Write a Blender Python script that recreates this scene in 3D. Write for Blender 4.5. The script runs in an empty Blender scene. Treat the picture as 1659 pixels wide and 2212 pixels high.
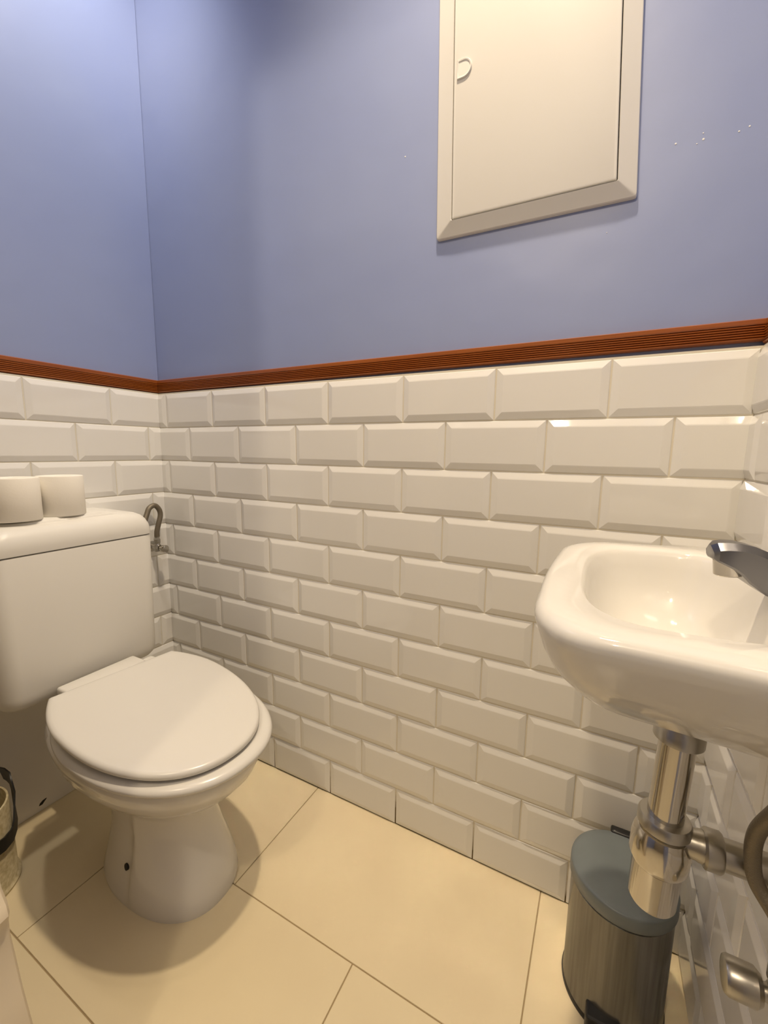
import bpy, bmesh, math, random
from mathutils import Vector, Matrix
random.seed(7)
S = bpy.context.scene
COL = S.collection
PI = math.pi

# ---------------------------------------------------------------- camera
cam_d = bpy.data.cameras.new('camera'); cam = bpy.data.objects.new('camera', cam_d); COL.objects.link(cam)
Rm = Matrix(((0.88526, 0.46491, 0.01293), (0.07820, -0.12133, -0.98953), (-0.45847, 0.87700, -0.14376)))
cam.matrix_world = Matrix.Translation((1.2526, -0.8654, 0.9485)) @ Matrix(
    (( Rm[0][0], -Rm[1][0], -Rm[2][0]), (Rm[0][1], -Rm[1][1], -Rm[2][1]), (Rm[0][2], -Rm[1][2], -Rm[2][2]))).to_4x4()
cam_d.sensor_fit = 'VERTICAL'; cam_d.sensor_height = 24.0
cam_d.lens = 906.83 / 2212 * 24.0
cam_d.clip_start = 0.02
S.camera = cam

# ---------------------------------------------------------------- world, lights, exposure
W = bpy.data.worlds.new('world'); S.world = W; W.use_nodes = True
W.node_tree.nodes['Background'].inputs[0].default_value = (0.9, 0.85, 0.8, 1)
W.node_tree.nodes['Background'].inputs[1].default_value = 0.02
S.view_settings.view_transform = 'Standard'; S.view_settings.look = 'None'
S.view_settings.gamma = 1.0; S.view_settings.use_curve_mapping = False
S.view_settings.exposure = -0.12

def lamp(name, loc, power, col, radius, spot=None, aim=None):
    d = bpy.data.lights.new(name, 'SPOT' if spot else 'POINT')
    d.energy = power; d.color = col; d.shadow_soft_size = radius
    if spot: d.spot_size = math.radians(spot[0]); d.spot_blend = spot[1]
    o = bpy.data.objects.new(name, d); COL.objects.link(o); o.location = loc
    if aim: o.rotation_euler = (Vector(aim) - Vector(loc)).to_track_quat('-Z', 'Y').to_euler()
    return o
S.cycles.blur_glossy = 0.25; S.cycles.sample_clamp_indirect = 0.0
WARM = (1.0, 0.81, 0.57)
lamp('ceiling_spot_light', (1.06, -0.37, 2.55), 98, WARM, 0.030, spot=(99, 1.0), aim=(0.98, -0.33, 0))
lamp('second_spot_light', (0.93, -0.32, 2.55), 13, WARM, 0.034, spot=(110, 1.0), aim=(0.6, -0.34, 0))
lamp('left_spot_light', (0.46, -0.37, 2.50), 58, (1.0, 0.90, 0.76), 0.04, spot=(110, 1.0), aim=(0.0, -0.40, 2.02))
lamp('hall_lamp_light', (0.98, -1.60, 2.28), 32, (1.0, 0.82, 0.58), 0.05)

# ---------------------------------------------------------------- materials
def mat(name, col, rough=0.5, metal=0.0, spec=0.5, coat=0.0, bump=None, var=None):
    m = bpy.data.materials.new(name); m.use_nodes = True
    nt = m.node_tree; b = nt.nodes['Principled BSDF']
    b.inputs['Base Color'].default_value = (*col, 1); b.inputs['Roughness'].default_value = rough
    b.inputs['Metallic'].default_value = metal; b.inputs['Specular IOR Level'].default_value = spec
    b.inputs['Coat Weight'].default_value = coat; b.inputs['Coat Roughness'].default_value = 0.05
    tc = nt.nodes.new('ShaderNodeTexCoord')
    if var:      # (scale, colour, amount): soft mottling
        n = nt.nodes.new('ShaderNodeTexNoise'); n.inputs['Scale'].default_value = var[0]; n.inputs['Detail'].default_value = 4
        nt.links.new(tc.outputs['Object'], n.inputs['Vector'])
        r = nt.nodes.new('ShaderNodeMapRange'); r.inputs[1].default_value = 0.35; r.inputs[2].default_value = 0.7
        r.inputs[3].default_value = 0; r.inputs[4].default_value = var[2]
        nt.links.new(n.outputs['Fac'], r.inputs[0])
        x = nt.nodes.new('ShaderNodeMixRGB'); x.inputs[1].default_value = (*col, 1); x.inputs[2].default_value = (*var[1], 1)
        nt.links.new(r.outputs[0], x.inputs[0]); nt.links.new(x.outputs[0], b.inputs['Base Color'])
    if bump:     # list of (scale, strength, distance)
        prev = None
        for sc, st, di in bump:
            n = nt.nodes.new('ShaderNodeTexNoise'); n.inputs['Scale'].default_value = sc; n.inputs['Detail'].default_value = 2
            nt.links.new(tc.outputs['Object'], n.inputs['Vector'])
            k = nt.nodes.new('ShaderNodeBump'); k.inputs['Strength'].default_value = st; k.inputs['Distance'].default_value = di
            nt.links.new(n.outputs['Fac'], k.inputs['Height'])
            if prev: nt.links.new(prev.outputs[0], k.inputs['Normal'])
            prev = k
        nt.links.new(prev.outputs[0], b.inputs['Normal'])
    return m

M = {}
M['paint'] = mat('blue_paint', (0.265, 0.325, 0.56), 0.42, spec=0.7, bump=[(5, 0.25, 0.012), (90, 0.05, 0.001)], var=(3.5, (0.295, 0.355, 0.56), 0.5))
M['tile'] = mat('glazed_tile', (0.81, 0.80, 0.775), 0.05, spec=0.5, bump=[(14, 0.06, 0.006)])
M['grout'] = mat('cream_grout', (0.70, 0.66, 0.56), 0.8)
M['floor'] = mat('floor_tile', (0.76, 0.66, 0.45), 0.28, spec=0.45, bump=[(6, 0.06, 0.01)], var=(5, (0.70, 0.59, 0.40), 0.5))
M['fgrout'] = mat('floor_grout', (0.36, 0.27, 0.15), 0.9)
M['china'] = mat('white_china', (0.74, 0.72, 0.675), 0.07, spec=0.5)
M['seatp'] = mat('seat_plastic', (0.72, 0.70, 0.655), 0.24, spec=0.5)
M['cist'] = mat('cistern_plastic', (0.76, 0.74, 0.69), 0.35, spec=0.4)
M['paper'] = mat('tissue', (0.86, 0.82, 0.74), 0.95, spec=0.1, bump=[(180, 0.2, 0.001)])
M['card'] = mat('cardboard', (0.30, 0.24, 0.18), 0.9)
M['dark'] = mat('dark_gap', (0.02, 0.018, 0.015), 0.8)
M['chrome'] = mat('chrome', (0.56, 0.53, 0.48), 0.13, metal=1.0)
M['dullchrome'] = mat('dull_chrome', (0.46, 0.44, 0.40), 0.32, metal=1.0)
M['tapm'] = mat('tap_chrome', (0.20, 0.20, 0.21), 0.30, metal=1.0)
M['braid'] = mat('braided_hose', (0.20, 0.17, 0.125), 0.45, metal=0.6, bump=[(700, 0.6, 0.001)])
M['cab'] = mat('cabinet_plastic', (0.70, 0.685, 0.65), 0.42, spec=0.35)
M['bin'] = mat('bin_lid_grey', (0.16, 0.185, 0.195), 0.33, spec=0.5)
def brushed(name, c0, c1, rough, metal):        # metal with fine upright brushing marks
    m = bpy.data.materials.new(name); m.use_nodes = True; nt = m.node_tree; b = nt.nodes['Principled BSDF']
    tc = nt.nodes.new('ShaderNodeTexCoord'); mp = nt.nodes.new('ShaderNodeMapping'); mp.inputs['Scale'].default_value = (150, 150, 5)
    n = nt.nodes.new('ShaderNodeTexNoise'); n.inputs['Scale'].default_value = 1.0; n.inputs['Detail'].default_value = 3
    x = nt.nodes.new('ShaderNodeMixRGB'); x.inputs[1].default_value = (*c0, 1); x.inputs[2].default_value = (*c1, 1)
    k = nt.nodes.new('ShaderNodeBump'); k.inputs['Strength'].default_value = 0.25; k.inputs['Distance'].default_value = 0.001
    nt.links.new(tc.outputs['Object'], mp.inputs[0]); nt.links.new(mp.outputs[0], n.inputs['Vector'])
    nt.links.new(n.outputs['Fac'], x.inputs[0]); nt.links.new(x.outputs[0], b.inputs['Base Color'])
    nt.links.new(n.outputs['Fac'], k.inputs['Height']); nt.links.new(k.outputs[0], b.inputs['Normal'])
    b.inputs['Roughness'].default_value = rough; b.inputs['Metallic'].default_value = metal
    return m
M['binb'] = brushed('bin_body_grey', (0.11, 0.107, 0.10), (0.30, 0.29, 0.265), 0.24, 0.8)
M['black'] = mat('black_plastic', (0.012, 0.012, 0.012), 0.45)
M['jamb'] = mat('jamb_paint', (0.72, 0.62, 0.46), 0.5)
M['hall'] = mat('hall_paint', (0.40, 0.34, 0.25), 0.7)
M['panel'] = mat('panel_white', (0.74, 0.71, 0.65), 0.35)
M['speck'] = mat('speckled_plastic', (0.62, 0.54, 0.36), 0.6, var=(120, (0.40, 0.33, 0.18), 0.9))

def wood():
    m = bpy.data.materials.new('varnished_wood'); m.use_nodes = True; nt = m.node_tree; b = nt.nodes['Principled BSDF']
    tc = nt.nodes.new('ShaderNodeTexCoord'); mp = nt.nodes.new('ShaderNodeMapping'); mp.inputs['Scale'].default_value = (1.6, 1.6, 45)
    n = nt.nodes.new('ShaderNodeTexNoise'); n.inputs['Scale'].default_value = 3; n.inputs['Detail'].default_value = 5
    r = nt.nodes.new('ShaderNodeValToRGB')
    r.color_ramp.elements[0].position = 0.2; r.color_ramp.elements[0].color = (0.23, 0.055, 0.007, 1)
    r.color_ramp.elements[1].position = 0.75; r.color_ramp.elements[1].color = (0.37, 0.105, 0.016, 1)
    nt.links.new(tc.outputs['Object'], mp.inputs[0]); nt.links.new(mp.outputs[0], n.inputs['Vector'])
    nt.links.new(n.outputs['Fac'], r.inputs[0]); nt.links.new(r.outputs[0], b.inputs['Base Color'])
    b.inputs['Roughness'].default_value = 0.30; b.inputs['Coat Weight'].default_value = 0.3; b.inputs['Coat Roughness'].default_value = 0.1
    return m
M['wood'] = wood()

def stained_grout():   # grout that is soiled in the joints next to the floor
    m = bpy.data.materials.new('stained_grout'); m.use_nodes = True; nt = m.node_tree; b = nt.nodes['Principled BSDF']
    tc = nt.nodes.new('ShaderNodeTexCoord'); sp = nt.nodes.new('ShaderNodeSeparateXYZ')
    nt.links.new(tc.outputs['Object'], sp.inputs[0])
    n = nt.nodes.new('ShaderNodeTexNoise'); n.inputs['Scale'].default_value = 22; n.inputs['Detail'].default_value = 3
    nt.links.new(tc.outputs['Object'], n.inputs['Vector'])
    a = nt.nodes.new('ShaderNodeMath'); a.operation = 'MULTIPLY_ADD'; a.inputs[1].default_value = 0.16; a.inputs[2].default_value = -0.02
    nt.links.new(n.outputs['Fac'], a.inputs[0])
    c = nt.nodes.new('ShaderNodeMath'); c.operation = 'SUBTRACT'
    nt.links.new(a.outputs[0], c.inputs[0]); nt.links.new(sp.outputs['Z'], c.inputs[1])
    r = nt.nodes.new('ShaderNodeMapRange'); r.inputs[1].default_value = -0.03; r.inputs[2].default_value = 0.045
    nt.links.new(c.outputs[0], r.inputs[0])
    x = nt.nodes.new('ShaderNodeMixRGB'); x.inputs[1].default_value = (0.72, 0.67, 0.56, 1); x.inputs[2].default_value = (0.10, 0.065, 0.02, 1)
    nt.links.new(r.outputs[0], x.inputs[0]); nt.links.new(x.outputs[0], b.inputs['Base Color'])
    b.inputs['Roughness'].default_value = 0.85
    return m
M['sgrout'] = stained_grout()

# ---------------------------------------------------------------- mesh helpers
def link(name, bm, m, parent=None, smooth=False, angle=40):
    bmesh.ops.remove_doubles(bm, verts=bm.verts, dist=1e-6)
    bmesh.ops.recalc_face_normals(bm, faces=bm.faces)
    me = bpy.data.meshes.new(name); bm.to_mesh(me); bm.free()
    o = bpy.data.objects.new(name, me); COL.objects.link(o); me.materials.append(m)
    if smooth:
        for p in me.polygons: p.use_smooth = True
        if angle < 180: me.set_sharp_from_angle(angle=math.radians(angle))
    if parent: o.parent = parent
    return o
def thing(name, label, cat, group=None):
    o = bpy.data.objects.new(name, None); COL.objects.link(o); o.empty_display_size = 0.05
    o['label'] = label; o['category'] = cat
    if group: o['group'] = group
    return o
def tag(o, label, cat, group=None):
    o['label'] = label; o['category'] = cat
    if group: o['group'] = group
    return o
def struct(o, label):
    o['kind'] = 'structure'; o['label'] = label; o['category'] = o.name.split('_')[0]; return o
def box(bm, a, b, bevel=0, seg=3):
    r = bmesh.ops.create_cube(bm, size=1.0)
    for v in r['verts']:
        v.co = Vector([(a[i] + b[i]) / 2 + v.co[i] * (b[i] - a[i]) for i in range(3)])
    if bevel:
        es = list({e for v in r['verts'] for e in v.link_edges})
        bmesh.ops.bevel(bm, geom=es, offset=bevel, segments=seg, profile=0.5, affect='EDGES')
def loft(bm, rings, cap0=True, cap1=True):
    vs = [[bm.verts.new(p) for p in r] for r in rings]
    n = len(vs[0])
    for a, b in zip(vs, vs[1:]):
        for i in range(n): bm.faces.new((a[i], a[(i + 1) % n], b[(i + 1) % n], b[i]))
    if cap0: bm.faces.new(vs[0][::-1])
    if cap1: bm.faces.new(vs[-1])
def capfan(bm, ring):
    c = sum((Vector(p) for p in ring), Vector()) / len(ring); cv = bm.verts.new(c); v = [bm.verts.new(p) for p in ring]
    for i in range(len(v)): bm.faces.new((v[i], v[(i + 1) % len(v)], cv))
def frame(d):
    d = d.normalized(); u = Vector((0, 0, 1)) if abs(d.z) < 0.9 else Vector((1, 0, 0))
    a = d.cross(u).normalized(); return a, d.cross(a).normalized()
def lathe(bm, p, axis, prof, n=48, cap=True):     # prof: (distance along axis, radius)
    p = Vector(p); d = Vector(axis).normalized(); a, b = frame(d)
    rings = [[p + d * h + (a * math.cos(2 * PI * i / n) + b * math.sin(2 * PI * i / n)) * r for i in range(n)] for h, r in prof]
    loft(bm, rings, cap, cap)
def tube(bm, pts, r, n=16, sub=8):
    P = [Vector(p) for p in pts]; Q = []
    for i in range(len(P) - 1):                   # Catmull-Rom
        p0 = P[max(i - 1, 0)]; p1 = P[i]; p2 = P[i + 1]; p3 = P[min(i + 2, len(P) - 1)]
        for k in range(sub):
            t = k / sub
            Q.append(0.5 * ((2 * p1) + (p2 - p0) * t + (2 * p0 - 5 * p1 + 4 * p2 - p3) * t * t + (3 * p1 - p0 - 3 * p2 + p3) * t ** 3))
    Q.append(P[-1])
    T = [(Q[min(i + 1, len(Q) - 1)] - Q[max(i - 1, 0)]).normalized() for i in range(len(Q))]
    a, b = frame(T[0]); rings = []
    for q, t in zip(Q, T):
        a = (a - t * a.dot(t)).normalized(); b = t.cross(a)
        rings.append([q + (a * math.cos(2 * PI * i / n) + b * math.sin(2 * PI * i / n)) * r for i in range(n)])
    loft(bm, rings)

# ---------------------------------------------------------------- room constants
XR = 1.453; HR = 0.1012; PW = 0.202; TOP = 11 * HR; CEIL = 2.62; YF = -0.70; YH = -0.80
JAMB = 0.70; DOORX1 = 1.43; DOORH = 2.06

# ---------------------------------------------------------------- tiling
def tiles(bm, org, ud, nd, u0, u1, offs, rows, seed, zmin=0.0):
    """bevelled wall tiles; ud runs along the wall, nd out of it; offs = joint offset of even / odd rows"""
    rnd = random.Random(seed)
    g = 0.0011
    prof = [(0.0, -0.004), (0.0002, 0.0008), (0.0012, 0.0020), (0.0125, 0.0056), (0.0145, 0.0060)]
    for r in rows:
        z1 = TOP - r * HR - g; z0 = TOP - (r + 1) * HR + g
        if z1 < zmin + 0.01: continue
        k = math.floor((u0 - offs[r % 2]) / PW)
        while True:
            a = offs[r % 2] + k * PW; b = a + PW; k += 1
            if a > u1: break
            a0, b0 = max(a, u0), min(b, u1)
            if b0 - a0 < 0.006: continue
            ca, cb = a < u0 - 1e-4, b > u1 + 1e-4
            t1, t2, lift = rnd.uniform(-.004, .004), rnd.uniform(-.006, .006), rnd.uniform(-.0003, .0003)
            um, zm = (a0 + b0) / 2, (z0 + z1) / 2
            rings = []
            for ins, h in prof:
                ia = 0.0006 if ca else g + ins; ib = 0.0006 if cb else g + ins
                ring = []
                for u, z in ((a0 + ia, z0 + ins), (b0 - ib, z0 + ins), (b0 - ib, z1 - ins), (a0 + ia, z1 - ins)):
                    hh = h + lift + (t1 * (u - um) + t2 * (z - zm) if h > 0 else 0)
                    ring.append(Vector(org) + Vector(ud) * u + Vector((0, 0, z)) + Vector(nd) * hh)
                rings.append(ring)
            loft(bm, rings, cap0=False)

def quad_slab(name, a, b, m, parent=None):
    bm = bmesh.new(); box(bm, a, b); return link(name, bm, m, parent)

# back wall
wb = quad_slab('wall_back', (-0.14, 0.011, 0.0), (XR + 0.14, 0.12, CEIL), M['paint'])
struct(wb, 'lavender blue back wall with white bevelled tiles on its lower part')
bm = bmesh.new(); box(bm, (-0.012, -0.0005, 0), (XR + 0.012, 0.0109, TOP + 0.003)); link('grout', bm, M['sgrout'], wb)
bm = bmesh.new(); tiles(bm, (0, 0, 0), (1, 0, 0), (0, -1, 0), 0.0015, XR - 0.0015, (0.037, 0.1378), range(11), 1)
link('tiling', bm, M['tile'], wb)
bm = bmesh.new()
for x, z, r in ((.8334, 1.5551, .0014), (1.3118, 1.4402, .0014), (1.3481, 1.4361, .0016), (1.3470, 1.4450, .0009), (1.340, 1.432, .0009), (1.392, 1.4338, .0012), (1.4042, 1.437, .0013), (1.2230, 1.3280, .0008)):
    lathe(bm, (x, 0.0112, z), (0, -1, 0), [(0, r * 1.1), (0.0005, r), (0.0007, r * .5)], 9)
link('paint_chip', bm, mat('chip_white', (0.8, 0.8, 0.78), 0.5), wb)
# left wall
wl = quad_slab('wall_left', (-0.14, -2.7, 0.0), (-0.011, 0.010, CEIL), M['paint'])
struct(wl, 'lavender blue left wall behind the toilet, tiled below the wooden rail')
bm = bmesh.new(); box(bm, (-0.0109, YF, 0), (0.0005, 0.0, TOP + 0.003)); link('grout', bm, M['grout'], wl)
bm = bmesh.new(); tiles(bm, (0, 0, 0), (0, -1, 0), (1, 0, 0), 0.0015, -YF, (0.1478, 0.041), range(11), 2, zmin=0.0)
link('tiling', bm, M['tile'], wl)
bm = bmesh.new(); box(bm, (0.0, YF, 0.0), (0.0095, -0.185, 0.352), 0.0015, 2); pn = link('lower_panel', bm, M['panel'], wl)
bm = bmesh.new()
loft(bm, [[Vector((x, -0.4067 + y * s, 0.0215 + z * s)) for y, z in ((-.0085, -.005), (-.001, -.0055), (.009, .004), (.010, .0065), (.001, .0055), (-.006, .001))] for x, s in ((0.0092, 1), (0.0099, 1))])
link('hole', bm, M['dark'], pn)
# right wall
wr = quad_slab('wall_right', (XR + 0.011, -2.7, 0.0), (XR + 0.14, 0.010, CEIL), M['paint'])
struct(wr, 'right wall with white bevelled tiles behind the washbasin')
bm = bmesh.new(); box(bm, (XR - 0.0005, YF, 0), (XR + 0.0109, 0.0, TOP + 0.003)); link('grout', bm, M['sgrout'], wr)
bm = bmesh.new(); tiles(bm, (XR, 0, 0), (0, -1, 0), (-1, 0, 0), 0.0015, -YF, (0.1536, 0.0526), range(11), 3)
link('tiling', bm, M['tile'], wr)
# front wall with the doorway the camera stands in
bm = bmesh.new()
box(bm, (-0.011, YH, 0), (JAMB - 0.1, YF, CEIL)); box(bm, (JAMB - 0.1, YH, DOORH), (XR + 0.011, YF, CEIL))
wf = struct(link('wall_front', bm, M['hall']), 'front wall with the doorway')
# jamb: its face edge leans out towards the floor, as in the photo
bm = bmesh.new()
zs = [(0.0, 0.727), (0.2, 0.722), (0.2875, 0.7172), (0.33, 0.7029), (0.395, 0.6874), (0.412, 0.6885), (0.426, 0.6945), (0.438, 0.6915), (0.45, 0.680), (0.4593, 0.678), (0.55, 0.668), (0.7, 0.664), (DOORH, 0.664)]
loft(bm, [[Vector((JAMB - 0.1, YH + 0.001, z)), Vector((x, YH + 0.001, z)), Vector((x + .004, YH + 0.006, z)), Vector((x + .006, YF - 0.012, z)), Vector((x + .004, YF - 0.003, z)), Vector((x - 0.001, YF, z)), Vector((JAMB - 0.1, YF, z))] for z, x in zs])
struct(link('trim_4', bm, M['jamb'], smooth=True, angle=35), 'cream painted door jamb edge at the lower left corner')
# floor
bm = bmesh.new(); box(bm, (-0.14, -2.7, -0.06), (XR + 0.14, 0.12, -0.002))
fl = struct(link('floor', bm, M['fgrout']), 'polished cream floor tiles laid in a staggered pattern')
bm = bmesh.new()
ys = [0.0, -0.307, -0.5815, -0.883, -1.184, -1.485, -1.786, -2.087, -2.388, -2.69]
for i in range(len(ys) - 1):
    x = (0.6015 if i % 2 == 0 else 0.907) - 2 * 0.5985
    while x < XR:
        a, b = max(x, -0.004), min(x + 0.5985, XR + 0.004); x += 0.5985
        if b - a > 0.01: box(bm, (a + 0.0011, ys[i + 1] + 0.0011, -0.03), (b - 0.0011, ys[i] - 0.0011, 0.0), 0.0006, 1)
link('floor_tile', bm, M['floor'], fl)
# ceiling
bm = bmesh.new(); box(bm, (-0.14, -2.8, CEIL), (XR + 0.14, 0.12, CEIL + 0.1))
struct(link('ceiling', bm, mat('ceiling_white', (0.8, 0.79, 0.77), 0.8)), 'white ceiling')
bm = bmesh.new(); box(bm, (-0.14, -2.8, 0), (XR + 0.14, -2.7, CEIL))
struct(link('wall_hall', bm, M['hall']), 'cream wall of the hall behind the camera')

# wooden dado rail with reeded face
def rail(name, label, p0, p1, nd, drop=(0, 0)):
    z0, z1, t = 1.1178, 1.1565, 0.0130
    pr = [(0, z0), (t * .55, z0), (t * .9, z0 + .0015)]
    n = 6; w = (z1 - .0115 - z0 - .0015) / n
    for i in range(n):
        a = z0 + .0015 + i * w
        pr += [(t * .9, a + w * .15), (t, a + w * .38), (t, a + w * .62), (t * .9, a + w * .82), (t * .68, a + w * .92), (t * .68, a + w * 1.0)]
    pr += [(t * .95, z1 - .0108), (t, z1 - .009), (t, z1 - .002), (t * .75, z1), (0, z1)]
    p0, p1, nd = Vector(p0), Vector(p1), Vector(nd)
    bm = bmesh.new(); loft(bm, [[p + nd * d + Vector((0, 0, z + k * (z1 - z) / (z1 - z0))) for d, z in pr] for p, k in zip((p0, p1), drop)])
    return struct(link(name, bm, M['wood']), label)
rail('trim_1', 'reeded varnished wooden rail along the back wall', (-0.0105, 0.0108, 0), (XR + 0.0105, 0.0108, 0), (0, -1, 0), (0.0, 0.006))
rail('trim_2', 'reeded varnished wooden rail along the left wall', (-0.0108, 0.0, 0), (-0.0108, YF, 0), (1, 0, 0))
rail('trim_3', 'reeded varnished wooden rail along the right wall', (XR + 0.0108, 0.0, 0), (XR + 0.0108, YF, 0), (-1, 0, 0))

# ---------------------------------------------------------------- electrical cabinet on the back wall
cab = thing('wall_cabinet', 'cream recessed wall cabinet with sloping frame and small latch, high on the blue wall', 'cabinet')
YW = 0.0108
def cq(s, t, y):       # s 0..1 across, t metres above the lower edge, slightly out of square
    xl = 0.9110 - 0.0174 * t; xr = 1.2640 - 0.052 * t
    return Vector((xl + (xr - xl) * s, y, 1.3752 - 0.0036 * s + t))
bm = bmesh.new(); H = 0.60
def cring(ins, y, rad=0.0):
    pts = []
    wl_ = 0.35; s0 = ins / wl_; s1 = s0 * .86; tb = ins * .80
    for (s, t, sx, st) in ((s0, tb, 1, 1), (1 - s1, tb, -1, 1), (1 - s1, H - ins, -1, -1), (s0, H - ins, 1, -1)):
        c = [(0, 1), (.05, .6), (.15, .3), (.3, .15), (.6, .05), (1, 0)]
        if (sx, st) in ((-1, 1), (1, -1)): c = c[::-1]
        for a, b in c:
            pts.append(cq(s + sx * a * rad / wl_, t + st * b * rad, y))
    return pts
loft(bm, [cring(0, YW, .006), cring(0, YW - .0068, .006), cring(.0014, YW - .0088, .006), cring(.0310, YW - .0172, .003), cring(.0325, YW - .0177, .003), cring(.0337, YW - .0157, .003), cring(.0337, YW - .005, .003)], cap1=False, cap0=False)
link('cabinet_frame', bm, M['cab'], cab, True, 25)
bm = bmesh.new(); loft(bm, [cring(.0337, YW - .006, .003), cring(.0337, YW - .0061, .003)]); link('backing', bm, M['dark'], cab)
bm = bmesh.new(); loft(bm, [cring(.0353, YW - .007, .003), cring(.0353, YW - .0157, .003), cring(.0365, YW - .0179, .003), cring(.0395, YW - .0185, .003)]); dr = link('door', bm, M['cab'], cab, True, 25)
bm = bmesh.new(); c = Vector((0.9480, YW - .0183, 1.6575)); R = .0158
def dring(s, y):
    p = [(0, -1.0 * R), (.012, -1.0 * R)] + [(.012 + R * math.cos(a), R * math.sin(a)) for a in [(-90 + 12 * k) * PI / 180 for k in range(1, 15)]] + [(.012, R), (0, R)]
    return [c + Vector(((x - .013) * s + .013, y, z * s * 1.02)) for x, z in p]
loft(bm, [dring(1, .001), dring(1, -.0018), dring(.93, -.0030), dring(.80, -.0026), dring(.78, -.0016)])
link('latch', bm, M['cab'], dr, True, 25)

# ---------------------------------------------------------------- toilet
toi = thing('toilet', 'white toilet with closed lid and box cistern in the left corner', 'toilet')
def dshape(x0, y0, yaw, L, Wd, w0, um, pw, ins, n=40):
    L2 = L - 2 * ins; Wd2 = Wd - ins; w02 = max(w0 - ins, 0.01); um2 = um - ins * 0.8
    pts = []
    for i in range(n + 1):
        u = um2 * i / n * 1.0; pts.append((u, Wd2 - (Wd2 - w02) * ((um2 - u) / um2) ** 2))
    for i in range(1, n + 1):
        a = PI / 2 * i / n; u = um2 + (L2 - um2) * math.sin(a); t = math.sin(a)
        pts.append((u, Wd2 * max(0, 1 - t ** pw) ** (1 / pw)))
    ring = pts + [(u, -w) for u, w in pts[:-1]][::-1]
    c, s = math.cos(yaw), math.sin(yaw)
    return [(x0 + (u + ins) * c - w * s, y0 + (u + ins) * s + w * c) for u, w in ring]
def supr(xr, xf, yc, hw, z, e=2.3, n=64, back=None):
    cx, a = (xr + xf) / 2, (xf - xr) / 2; out = []
    for i in range(n):
        t = 2 * PI * i / n; c, s = math.cos(t), math.sin(t); ee = e if c > 0 or back is None else back
        out.append(Vector((cx + a * math.copysign(abs(c) ** (2 / ee), c), yc + hw * math.copysign(abs(s) ** (2 / ee), s), z)))
    return out
def supr2(xr, xf, yc, hw, z, e, n=161, eps=.12):
    cx, a = (xr + xf) / 2, (xf - xr) / 2; out = []
    for i in range(n):
        t = (PI - eps) * (1 - 2 * i / (n - 1)); c, s_ = math.cos(t), math.sin(t)
        out.append(Vector((cx + a * math.copysign(abs(c) ** (2 / e), c), yc + hw * math.copysign(abs(s_) ** (2 / e), s_), z)))
    return out
def dring3(x0, y0, yaw, L, Wd, w0, um, z): return [Vector((x, y, z)) for x, y in dshape(x0, y0, yaw, L, Wd, w0, um, 2.2, 0)]
bm = bmesh.new()
prof = [(0.0, .268, .601, -.340, .107, 2.3), (.012, .266, .603, -.340, .1085, 2.3), (.035, .266, .599, -.340, .107, 2.3), (.07, .272, .586, -.340, .101, 2.25),
        (.11, .278, .570, -.340, .093, 2.2), (.15, .278, .557, -.340, .087, 2.2), (.19, .270, .552, -.340, .084, 2.2), (.215, .258, .556, -.340, .087, 2.2)]
rings = [supr2(xr, xf, yc, hw, z, e) for z, xr, xf, yc, hw, e in prof]
for r in rings:                                  # scooped flank with the fixing hole
    for v in r:
        if v.y < -.34:
            fx = max(0, min(1, (.452 - v.x) / .016)); fz = max(0, min(1, (v.z - .01) / .03)) * max(0, min(1, (.20 - v.z) / .06))
            v.y += .009 * fx * fx * (3 - 2 * fx) * fz
for z, x0, L, Wd, w0, um in ((.236, .245, .335, .102, .055, .15), (.256, .230, .390, .122, .065, .17), (.282, .220, .435, .141, .080, .19), (.312, .212, .470, .155, .095, .20), (.342, .208, .489, .1635, .105, .20), (.360, .206, .495, .1655, .110, .20), (.3685, .210, .487, .161, .108, .20)):
    rings.append(dring3(x0, -.342, -.02 if z < .3 else -.04, L, Wd, w0, um, z))
loft(bm, rings)
loft(bm, [[Vector((x, -.340 + w * a, zc + h * b)) for a, b in [(math.cos(2 * PI * k / 24), math.sin(2 * PI * k / 24)) for k in range(24)]] for x, w, zc, h in ((.10, .052, .19, .06), (.2, .055, .20, .075), (.30, .06, .21, .09), (.36, .06, .21, .09))])
bowl = link('bowl', bm, M['china'], toi, True, 60)
bm = bmesh.new(); lathe(bm, (.4250, -.4325, .0745), (-.15, -1, .2), [(-.006, .0068), (.0015, .0068), (.002, .003)], 16); link('fixing_hole', bm, M['dark'], bowl)
SP = (.248, -.3430, -.05, .472, .1735, .112, .20, 2.2)
bm = bmesh.new(); rings = []
for ins, z in ((.060, .370), (.012, .3685), (.004, .3715), (.0, .3775), (.001, .3825), (.005, .3865), (.012, .389), (.055, .390), (.062, .382), (.060, .370)):
    rings.append([Vector((x, y, z)) for x, y in dshape(*SP, ins)])
loft(bm, rings, False, False); link('seat', bm, M['seatp'], toi, True, 70)
LP = (.2713, -.336, -.108, .4275, .1696, .1338, .1434, 2.2)
bm = bmesh.new(); rings = []
def lidz(x, y): return .4215 - .020 * ((x - .2713) / .43)
for ins, dz in ((.014, -.0085), (.004, -.0080), (.001, -.0055), (.0, -.001), (.0010, .0030), (.004, .0058), (.009, .0070), (.02, .0078), (.045, .0088), (.085, .0098), (.12, .0102)):
    rings.append([Vector((x, y, lidz(x, y) + dz)) for x, y in dshape(*LP, ins)])
loft(bm, rings, True, True); link('lid', bm, M['seatp'], toi, True, 60)
bm = bmesh.new(); box(bm, (.214, -.436, .372), (.268, -.262, .4215), .006); box(bm, (.236, -.258, .372), (.272, -.228, .412), .006)
link('hinge', bm, M['seatp'], toi, True)
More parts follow.
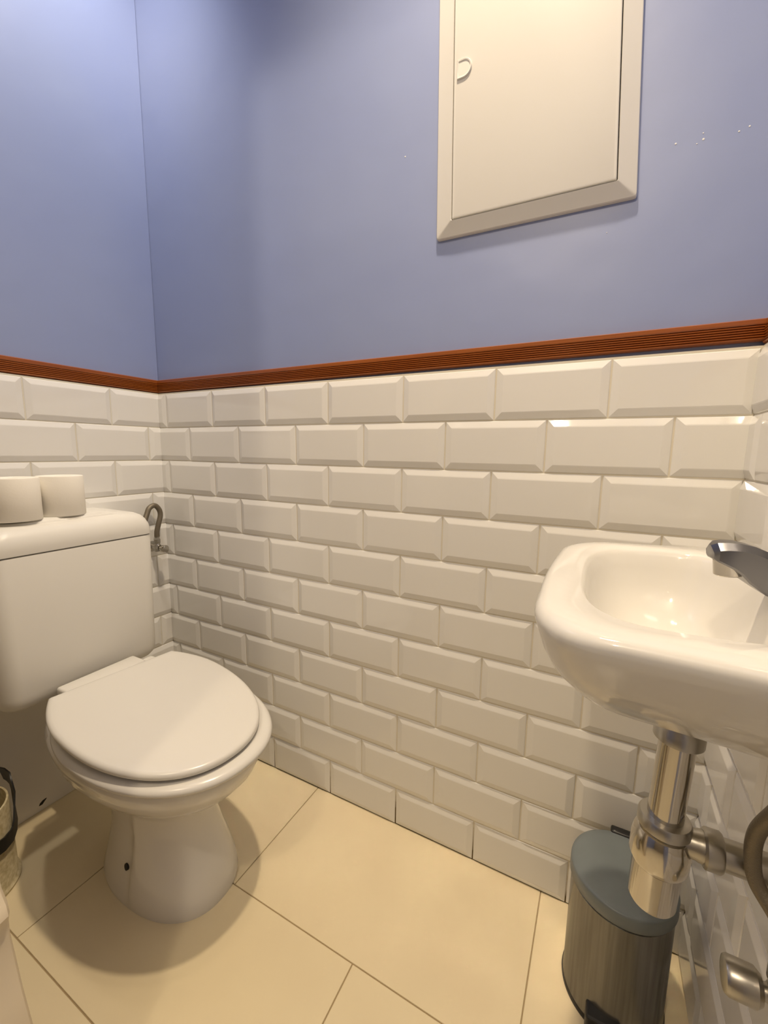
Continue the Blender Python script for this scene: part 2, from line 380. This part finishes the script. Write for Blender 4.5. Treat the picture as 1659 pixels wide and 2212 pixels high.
# cistern
CY0, CY1, CX = -.516, -.1655, .184
def rrect(x0, x1, y0, y1, r, z, n=8):
    out = []
    for cx, cy, a0, rr in ((x1 - r, y1 - r, 0, r), (x0 + .004, y1 - .004, 90, .004), (x0 + .004, y0 + .004, 180, .004), (x1 - r, y0 + r, 270, r)):
        for k in range(n + 1):
            a = math.radians(a0 + 90 * k / n); out.append(Vector((cx + rr * math.cos(a), cy + rr * math.sin(a), z)))
    return out
bm = bmesh.new(); rings = []
for z, i, r in ((.374, .032, .02), (.3755, .022, .025), (.380, .012, .03), (.388, .005, .034), (.400, .001, .036), (.412, 0, .036), (.716, -.003, .034), (.7185, -.002, .034), (.7195, .002, .034)):
    rings.append(rrect(.006, CX - i, CY0 + i, CY1 - i, r, z))
loft(bm, rings); cis = link('cistern', bm, M['cist'], toi, True, 50)
bm = bmesh.new(); rings = []
for z, i, r in ((.7215, .003, .03), (.7220, -.003, .03), (.735, -.004, .034), (.748, -.002, .036), (.760, .003, .036), (.770, .010, .038), (.776, .020, .04), (.7785, .034, .04), (.7793, .050, .04), (.7825, .055, .04), (.7835, .060, .04), (.7838, .080, .03), (.7868, .086, .03), (.7875, .09, .03)):
    fx = min(i, .03) + max(i - .03, 0) * .25
    rings.append(rrect(.006, CX - fx, CY0 + i * .9, CY1 - i * .9, min(r, .05), z))
loft(bm, rings); link('cistern_lid', bm, M['cist'], cis, True, 50)

# toilet paper rolls on the cistern
ROLLZ = .7877
def roll(x, y, lab, seed):
    t = thing('toilet_roll', lab, 'toilet paper', 'toilet rolls on the cistern'); t.location = (x, y, ROLLZ)
    rnd = random.Random(seed); ph = rnd.uniform(0, 6)
    bm = bmesh.new(); n = 64; R, H, r = .0462, .093, .0205
    def rg(rad, z): return [Vector(((rad + .0006 * math.sin(3 * a + ph)) * math.cos(a), (rad + .0006 * math.sin(3 * a + ph)) * math.sin(a), z)) for a in [2 * PI * i / n for i in range(n)]]
    loft(bm, [rg(r, .0), rg(R - .0015, 0), rg(R, .002), rg(R, H - .002), rg(R - .0015, H), rg(r + .004, H + .0002), rg(r, H - .002), rg(r, 0)], False, False)
    link('paper', bm, M['paper'], t, True, 45)
    bm = bmesh.new(); lathe(bm, (0, 0, .0008), (0, 0, 1), [(0, r - .0002), (H - .0035, r - .0002), (H - .0035, r - .0016), (0.001, r - .0016)], 40, cap=True); link('cardboard_core', bm, M['card'], t, True, 45)
    return t
roll(.105, -.338, 'white toilet roll standing on the cistern, nearer the back wall corner', 1)
roll(.112, -.432, 'white toilet roll on the cistern cut by the left edge of the picture', 2)

# cistern supply valve and braided hose in the corner
va = thing('supply_valve', 'small chrome angle valve with braided hose, beside the cistern in the corner', 'valve')
bm = bmesh.new(); lathe(bm, (-.004, -.058, .642), (1, 0, 0), [(0, .020), (.009, .020), (.012, .012), (.014, .0085), (.052, .0085)], 28)
lathe(bm, (.035, -.058, .630), (0, 0, 1), [(0, .009), (.02, .009), (.022, .0075), (.028, .0075)], 24); link('valve_body', bm, M['dullchrome'], va, True)
bm = bmesh.new(); lathe(bm, (.048, -.058, .640), (1, .28, -.06), [(0, .006), (.006, .006), (.007, .0115), (.019, .0125), (.0215, .0115), (.022, .008)], 24); link('valve_knob', bm, M['chrome'], va, True)
bm = bmesh.new(); lathe(bm, (.035, -.058, .655), (0, 0, 1), [(0, .0085), (.003, .0098), (.014, .0098), (.016, .0075), (.024, .0065)], 6); link('hose_nut', bm, M['dullchrome'], va)
bm = bmesh.new(); tube(bm, [(.035, -.058, .676), (.036, -.057, .695), (.037, -.050, .720), (.036, -.043, .742), (.034, -.045, .760), (.033, -.058, .7735), (.034, -.076, .767), (.036, -.087, .748), (.040, -.100, .726), (.045, -.125, .706), (.05, -.168, .700)], .0075, 14)
link('hose', bm, M['braid'], va, True, 180)

# ---------------------------------------------------------------- washbasin
sk = thing('washbasin', 'white rounded washbasin fixed to the right wall', 'sink')
YC = -.37; BX = XR - 0.0058
def sring(xf, hwf, hwb, z, xb=BX, tilt=1.0, rf=(.062, .088), n=10, yc=YC, rb=.006):
    pts = []
    rx = min(rf[0], (xb - xf) * .6); ry = min(rf[1], hwf * .8)
    for k in range(n + 1):                               # from back +y side, along the side, round the front
        pass
    side = []
    m = 8
    for k in range(m):                                   # flank from the wall to the corner start
        f = k / m; x = xb + (xf + rx - xb) * f; w = hwb + (hwf - hwb) * (f ** .75); side.append((x, w))
    for k in range(n + 1):
        a = PI / 2 * k / n
        c, s = math.cos(a) ** .92, math.sin(a) ** .92
        side.append((xf + rx - rx * s, hwf - ry + ry * c))
    for k in range(1, 5): side.append((xf - .003 * math.sin(PI / 2 * k / 4), (hwf - ry) * (1 - k / 4)))
    full = side + [(x, -w) for x, w in side[:-1]][::-1]
    return [Vector((x, yc + w, z + tilt * (.006 * (x - 1.2) / .25))) for x, w in full]
rings = []
for xf, hwf, hwb, z, t, xb in ((1.315, .022, .024, .700, 0, 1.375), (1.298, .036, .042, .7015, 0, 1.41), (1.268, .060, .075, .706, 0, BX), (1.2435, .088, .105, .715, 0, BX), (1.228, .115, .135, .731, .2, BX), (1.2175, .143, .164, .754, .6, BX), (1.211, .165, .187, .778, .9, BX), (1.2068, .1795, .202, .801, 1, BX),
                               (1.2055, .1845, .2075, .8095, 1, BX), (1.2065, .185, .2075, .8155, 1, BX), (1.210, .182, .2055, .8200, 1, BX), (1.215, .177, .2005, .8218, 1, BX)):
    rings.append(sring(xf, hwf, hwb, z, xb, t))
NV = len(rings[0])
def iring(xf, xb, hw, z, e=2.7, th0=.30):
    cx, a = (xf + xb) / 2, (xb - xf) / 2; out = []
    for i in range(NV):
        t = th0 + (2 * PI - 2 * th0) * i / (NV - 1); c, s_ = math.cos(t), math.sin(t)
        x = cx + a * math.copysign(abs(c) ** (2 / e), c)
        out.append(Vector((x, YC + hw * math.copysign(abs(s_) ** (2 / e), s_), z + .006 * (x - 1.2) / .25)))
    return out
for xf, xb, hw, z, e in ((1.2385, 1.402, .148, .8212, 3.2), (1.2410, 1.400, .1455, .8192, 3.2), (1.2435, 1.398, .1425, .8145, 3.1), (1.2475, 1.395, .138, .800, 3.0), (1.254, 1.391, .131, .778, 2.8), (1.2635, 1.386, .119, .755, 2.6), (1.277, 1.379, .099, .737, 2.4), (1.297, 1.369, .066, .7245, 2.2), (1.322, 1.362, .024, .7195, 2.0)):
    rings.append(iring(xf, xb, hw, z, e))
bm = bmesh.new(); loft(bm, rings, True, True)
basin = link('basin', bm, M['china'], sk, True, 75)
bm = bmesh.new(); lathe(bm, (1.343, YC, .7212), (0, 0, 1), [(0, .020), (.002, .020), (.003, .017), (.0022, .012), (.001, .010)], 28); link('drain', bm, M['chrome'], sk, True)
# tap
tp = thing('tap', 'chrome tap with flat curved spout on the washbasin, cut by the right edge', 'tap')
bm = bmesh.new(); lathe(bm, (1.4215, -.372, .8262), (0, 0, 1), [(-.0035, .021), (.003, .021), (.004, .0185), (.036, .0175), (.040, .0165), (.041, .010)], 32); link('tap_body', bm, M['tapm'], tp, True, 35)
bm = bmesh.new(); rings = []
tipc = Vector((1.3405, -.388, .8660)); 
sp = [(1.4260, -.372, .838, .034, .024), (1.4080, -.374, .8385, .034, .036), (1.3900, -.3765, .8425, .034, .0345), (1.3780, -.3785, .8500, .034, .0315), (1.3695, -.3805, .8555, .0335, .0275), (1.3610, -.3825, .8590, .0325, .0235), (1.3535, -.384, .8605, .0305, .0200), (1.3480, -.385, .8610, .0265, .0165), (1.3450, -.3855, .8605, .019, .0115)]
for i, (x, y, z, w, h) in enumerate(sp):
    p = Vector((x, y, z)); q0 = Vector(sp[max(i - 1, 0)][:3]); q1 = Vector(sp[min(i + 1, len(sp) - 1)][:3])
    d = (q1 - q0); d.z *= .8; d.normalize(); sd = Vector((-d.y, d.x, 0)).normalized(); up = sd.cross(d) * (-1 if sd.cross(d).z < 0 else 1)
    e = .0028
    sec = [(-w / 2 + e * .6, -h / 2), (w / 2 - e * .6, -h / 2), (w / 2, -h / 2 + e * .6), (w / 2, h / 2 - e * 2.1), (w / 2 - e * 2.6, h / 2), (-w / 2 + e * 2.6, h / 2), (-w / 2, h / 2 - e * 2.1), (-w / 2, -h / 2 + e * .6)]
    rings.append([p + sd * a + up * b for a, b in sec])
loft(bm, rings); link('spout', bm, M['tapm'], tp, True, 30)
bm = bmesh.new(); lathe(bm, (1.3600, -.3825, .8535), (.12, 0, -1), [(0, .0118), (.0135, .0118), (.0145, .0108), (.0145, .009), (.012, .009)], 28); link('aerator', bm, M['chrome'], tp, True, 35)
bm = bmesh.new(); lathe(bm, (1.4215, -.372, .867), (0, 0, 1), [(0, .016), (.010, .017), (.014, .0165), (.0165, .013)], 32); box(bm, (1.405, -.377, .876), (1.445, -.367, .8835), .0025); link('tap_lever', bm, M['tapm'], tp, True, 35)

# bottle trap under the basin
tr = thing('bottle_trap', 'chrome drain pipe and bottle trap hanging below the washbasin', 'drain pipe')
ax = Vector((.035, 0, 1)).normalized(); A0 = Vector((1.3345, YC, .450))
def az(z): return (z - .450) / ax.z
bm = bmesh.new(); lathe(bm, A0, ax, [(az(.656), .0195), (az(.6575), .0228), (az(.670), .0228), (az(.674), .0195), (az(.702), .0195)], 40); link('flange', bm, M['dullchrome'], tr, True)
bm = bmesh.new(); lathe(bm, A0, ax, [(az(.560), .0168), (az(.676), .0168)], 40); link('tail_pipe', bm, M['chrome'], tr, True)
bm = bmesh.new(); lathe(bm, A0, ax, [(az(.5535), .0235), (az(.5545), .0250), (az(.564), .0248), (az(.5665), .0232), (az(.567), .0185)], 40); link('collar', bm, M['dullchrome'], tr, True)
bm = bmesh.new(); lathe(bm, A0, ax, [(az(.4605), .012), (az(.461), .0215), (az(.464), .0230), (az(.508), .0238), (az(.511), .0262), (az(.516), .0280), (az(.536), .0280), (az(.548), .0250), (az(.550), .0240), (az(.551), .0215), (az(.5555), .0215)], 40); link('trap_body', bm, M['chrome'], tr, True)
ox = A0 + ax * az(.545)
bm = bmesh.new(); lathe(bm, ox, (1, 0, 0), [(.016, .0145), (.029, .0145), (.031, .0155), (.038, .0155), (.039, .0165)], 36); lathe(bm, ox, (1, 0, 0), [(.045, .0152), (XR - .006 - ox.x, .0152)], 36); link('outlet_pipe', bm, M['dullchrome'], tr, True)
bm = bmesh.new(); lathe(bm, ox, (1, 0, 0), [(.035, .0175), (.037, .0195), (.049, .0195), (.051, .018), (.0515, .0155)], 36); link('outlet_nut', bm, M['dullchrome'], tr, True)
bm = bmesh.new(); lathe(bm, (XR - .0058, ox.y, ox.z), (-1, 0, 0), [(0, .028), (.002, .028), (.006, .018)], 36); link('wall_flange', bm, M['dullchrome'], tr, True)

# stop valve low on the right wall and its hose
sv = thing('stop_valve', 'chrome stop valve with round knob low on the right wall', 'valve')
kc = Vector((1.4035, -.4120, .4550))
bm = bmesh.new(); lathe(bm, kc, (1, 0, 0), [(-.0125, .0095), (-.012, .0145), (-.009, .0162), (.004, .0162), (.011, .0162), (.0155, .0125), (.0165, .008)], 28); link('valve_knob', bm, M['dullchrome'], sv, True, 35)
bm = bmesh.new(); lathe(bm, kc, (1, 0, 0), [(.0155, .0075), (.020, .0075), (.022, .010), (XR - .0055 - kc.x - .004, .010), (XR - .0055 - kc.x - .004, .022), (XR - .0055 - kc.x, .023)], 28)
lathe(bm, kc + Vector((.030, 0, 0)), (0, 0, 1), [(-.008, .010), (.016, .010), (.017, .012), (.03, .012), (.031, .008)], 24); link('valve_body', bm, M['dullchrome'], sv, True)
hp = kc + Vector((.030, 0, .03))
bm = bmesh.new(); tube(bm, [hp, hp + Vector((-.004, .002, .02)), (1.424, -.410, .530), (1.409, -.398, .551), (1.405, -.3925, .575), (1.405, -.396, .602), (1.410, -.408, .632), (1.421, -.415, .665), (1.4240, -.412, .6795)], .0068, 14)
link('hose', bm, M['braid'], sv, True, 180)

# ---------------------------------------------------------------- grey pedal bin below the basin
pb = thing('pedal_bin', 'dark grey round pedal bin with domed lid, on the floor under the washbasin', 'bin'); BCX, BCY = 1.3335, -.119
bm = bmesh.new(); lathe(bm, (BCX, BCY, 0.0), (0, 0, 1), [(0.0, .074), (.0, .0775), (.006, .0795), (.012, .0795), (.0135, .0785), (.2135, .0785), (.2150, .076), (.2186, .076)], 72); link('bin_body', bm, M['binb'], pb, True, 40)
bm = bmesh.new(); lathe(bm, (BCX, BCY, 0.0), (0, 0, 1), [(.2188, .0775), (.2190, .0808), (.2200, .0816), (.2385, .0812), (.2412, .0806), (.2426, .0792), (.2438, .0755), (.2452, .066), (.2464, .05), (.2472, .025), (.2474, .003)], 72); link('bin_lid', bm, M['bin'], pb, True, 40)
bm = bmesh.new(); lathe(bm, (BCX, BCY, 0.0), (0, 0, 1), [(.0, .0770), (.0, .0805), (.005, .0812), (.009, .0800)], 72); link('base_ring', bm, M['black'], pb, True, 40)
bm = bmesh.new(); bx_, by_ = BCX + .0, BCY + .0765
box(bm, (bx_ - .018, by_ - .004, .20), (bx_ + .020, by_ + .014, .247), .004); link('lid_hinge', bm, M['black'], pb, True)
bm = bmesh.new()
pd = [(BCX - .036, BCY - .064, .006), (BCX + .030, BCY - .068, .006)]
loft(bm, [[Vector((BCX - .030, BCY - .066, z0)), Vector((BCX + .024, BCY - .070, z0)), Vector((BCX + .022, BCY - .112, z1)), Vector((BCX - .030, BCY - .110, z1))] for z0, z1 in ((.008, .012), (.016, .020))])
box(bm, (BCX - .040, BCY - .094, .003), (BCX + .012, BCY - .066, .043), .004); link('pedal', bm, M['black'], pb)
bm = bmesh.new(); tube(bm, [(BCX - .034, BCY - .064, .026), (BCX - .034, BCY - .090, .024), (BCX - .033, BCY - .1105, .0215), (BCX - .02, BCY - .1135, .0215), (BCX + .012, BCY - .1145, .0215), (BCX + .024, BCY - .113, .0215)], .0018, 10); link('pedal_wire', bm, M['dullchrome'], pb, True, 180)

# ---------------------------------------------------------------- speckled pot beside the toilet
po = thing('waste_pot', 'speckled beige pot with bent black strap, beside the toilet at the left edge', 'pot'); PX, PY = .120, -.585
bm = bmesh.new(); lathe(bm, (PX, PY, 0), (0, 0, 1), [(0, .076), (.0, .0805), (.006, .082), (.009, .079), (.012, .077), (.186, .0755), (.190, .0745), (.190, .071), (.014, .072)], 64); link('pot_body', bm, M['speck'], po, True, 45)
bm = bmesh.new()
st = [(.075, -.500, .203), (.100, -.501, .210), (.124, -.5025, .212), (.133, -.504, .203), (.134, -.5025, .185), (.147, -.508, .157), (.162, -.514, .134), (.169, -.5195, .121), (.180, -.5285, .117), (.192, -.5455, .117), (.1985, -.562, .120)]
rings = []
for i, p in enumerate(st):
    p = Vector(p); d = (Vector(st[min(i + 1, len(st) - 1)]) - Vector(st[max(i - 1, 0)])).normalized()
    rad = Vector((p.x - PX, p.y - PY, 0)).normalized(); sd = d.cross(rad).normalized(); nn = sd.cross(d)
    rings.append([p + sd * a + nn * b for a, b in ((-.015, -.0012), (.015, -.0012), (.015, .0018), (-.015, .0018))])
loft(bm, rings); link('strap', bm, M['black'], po, True, 50)
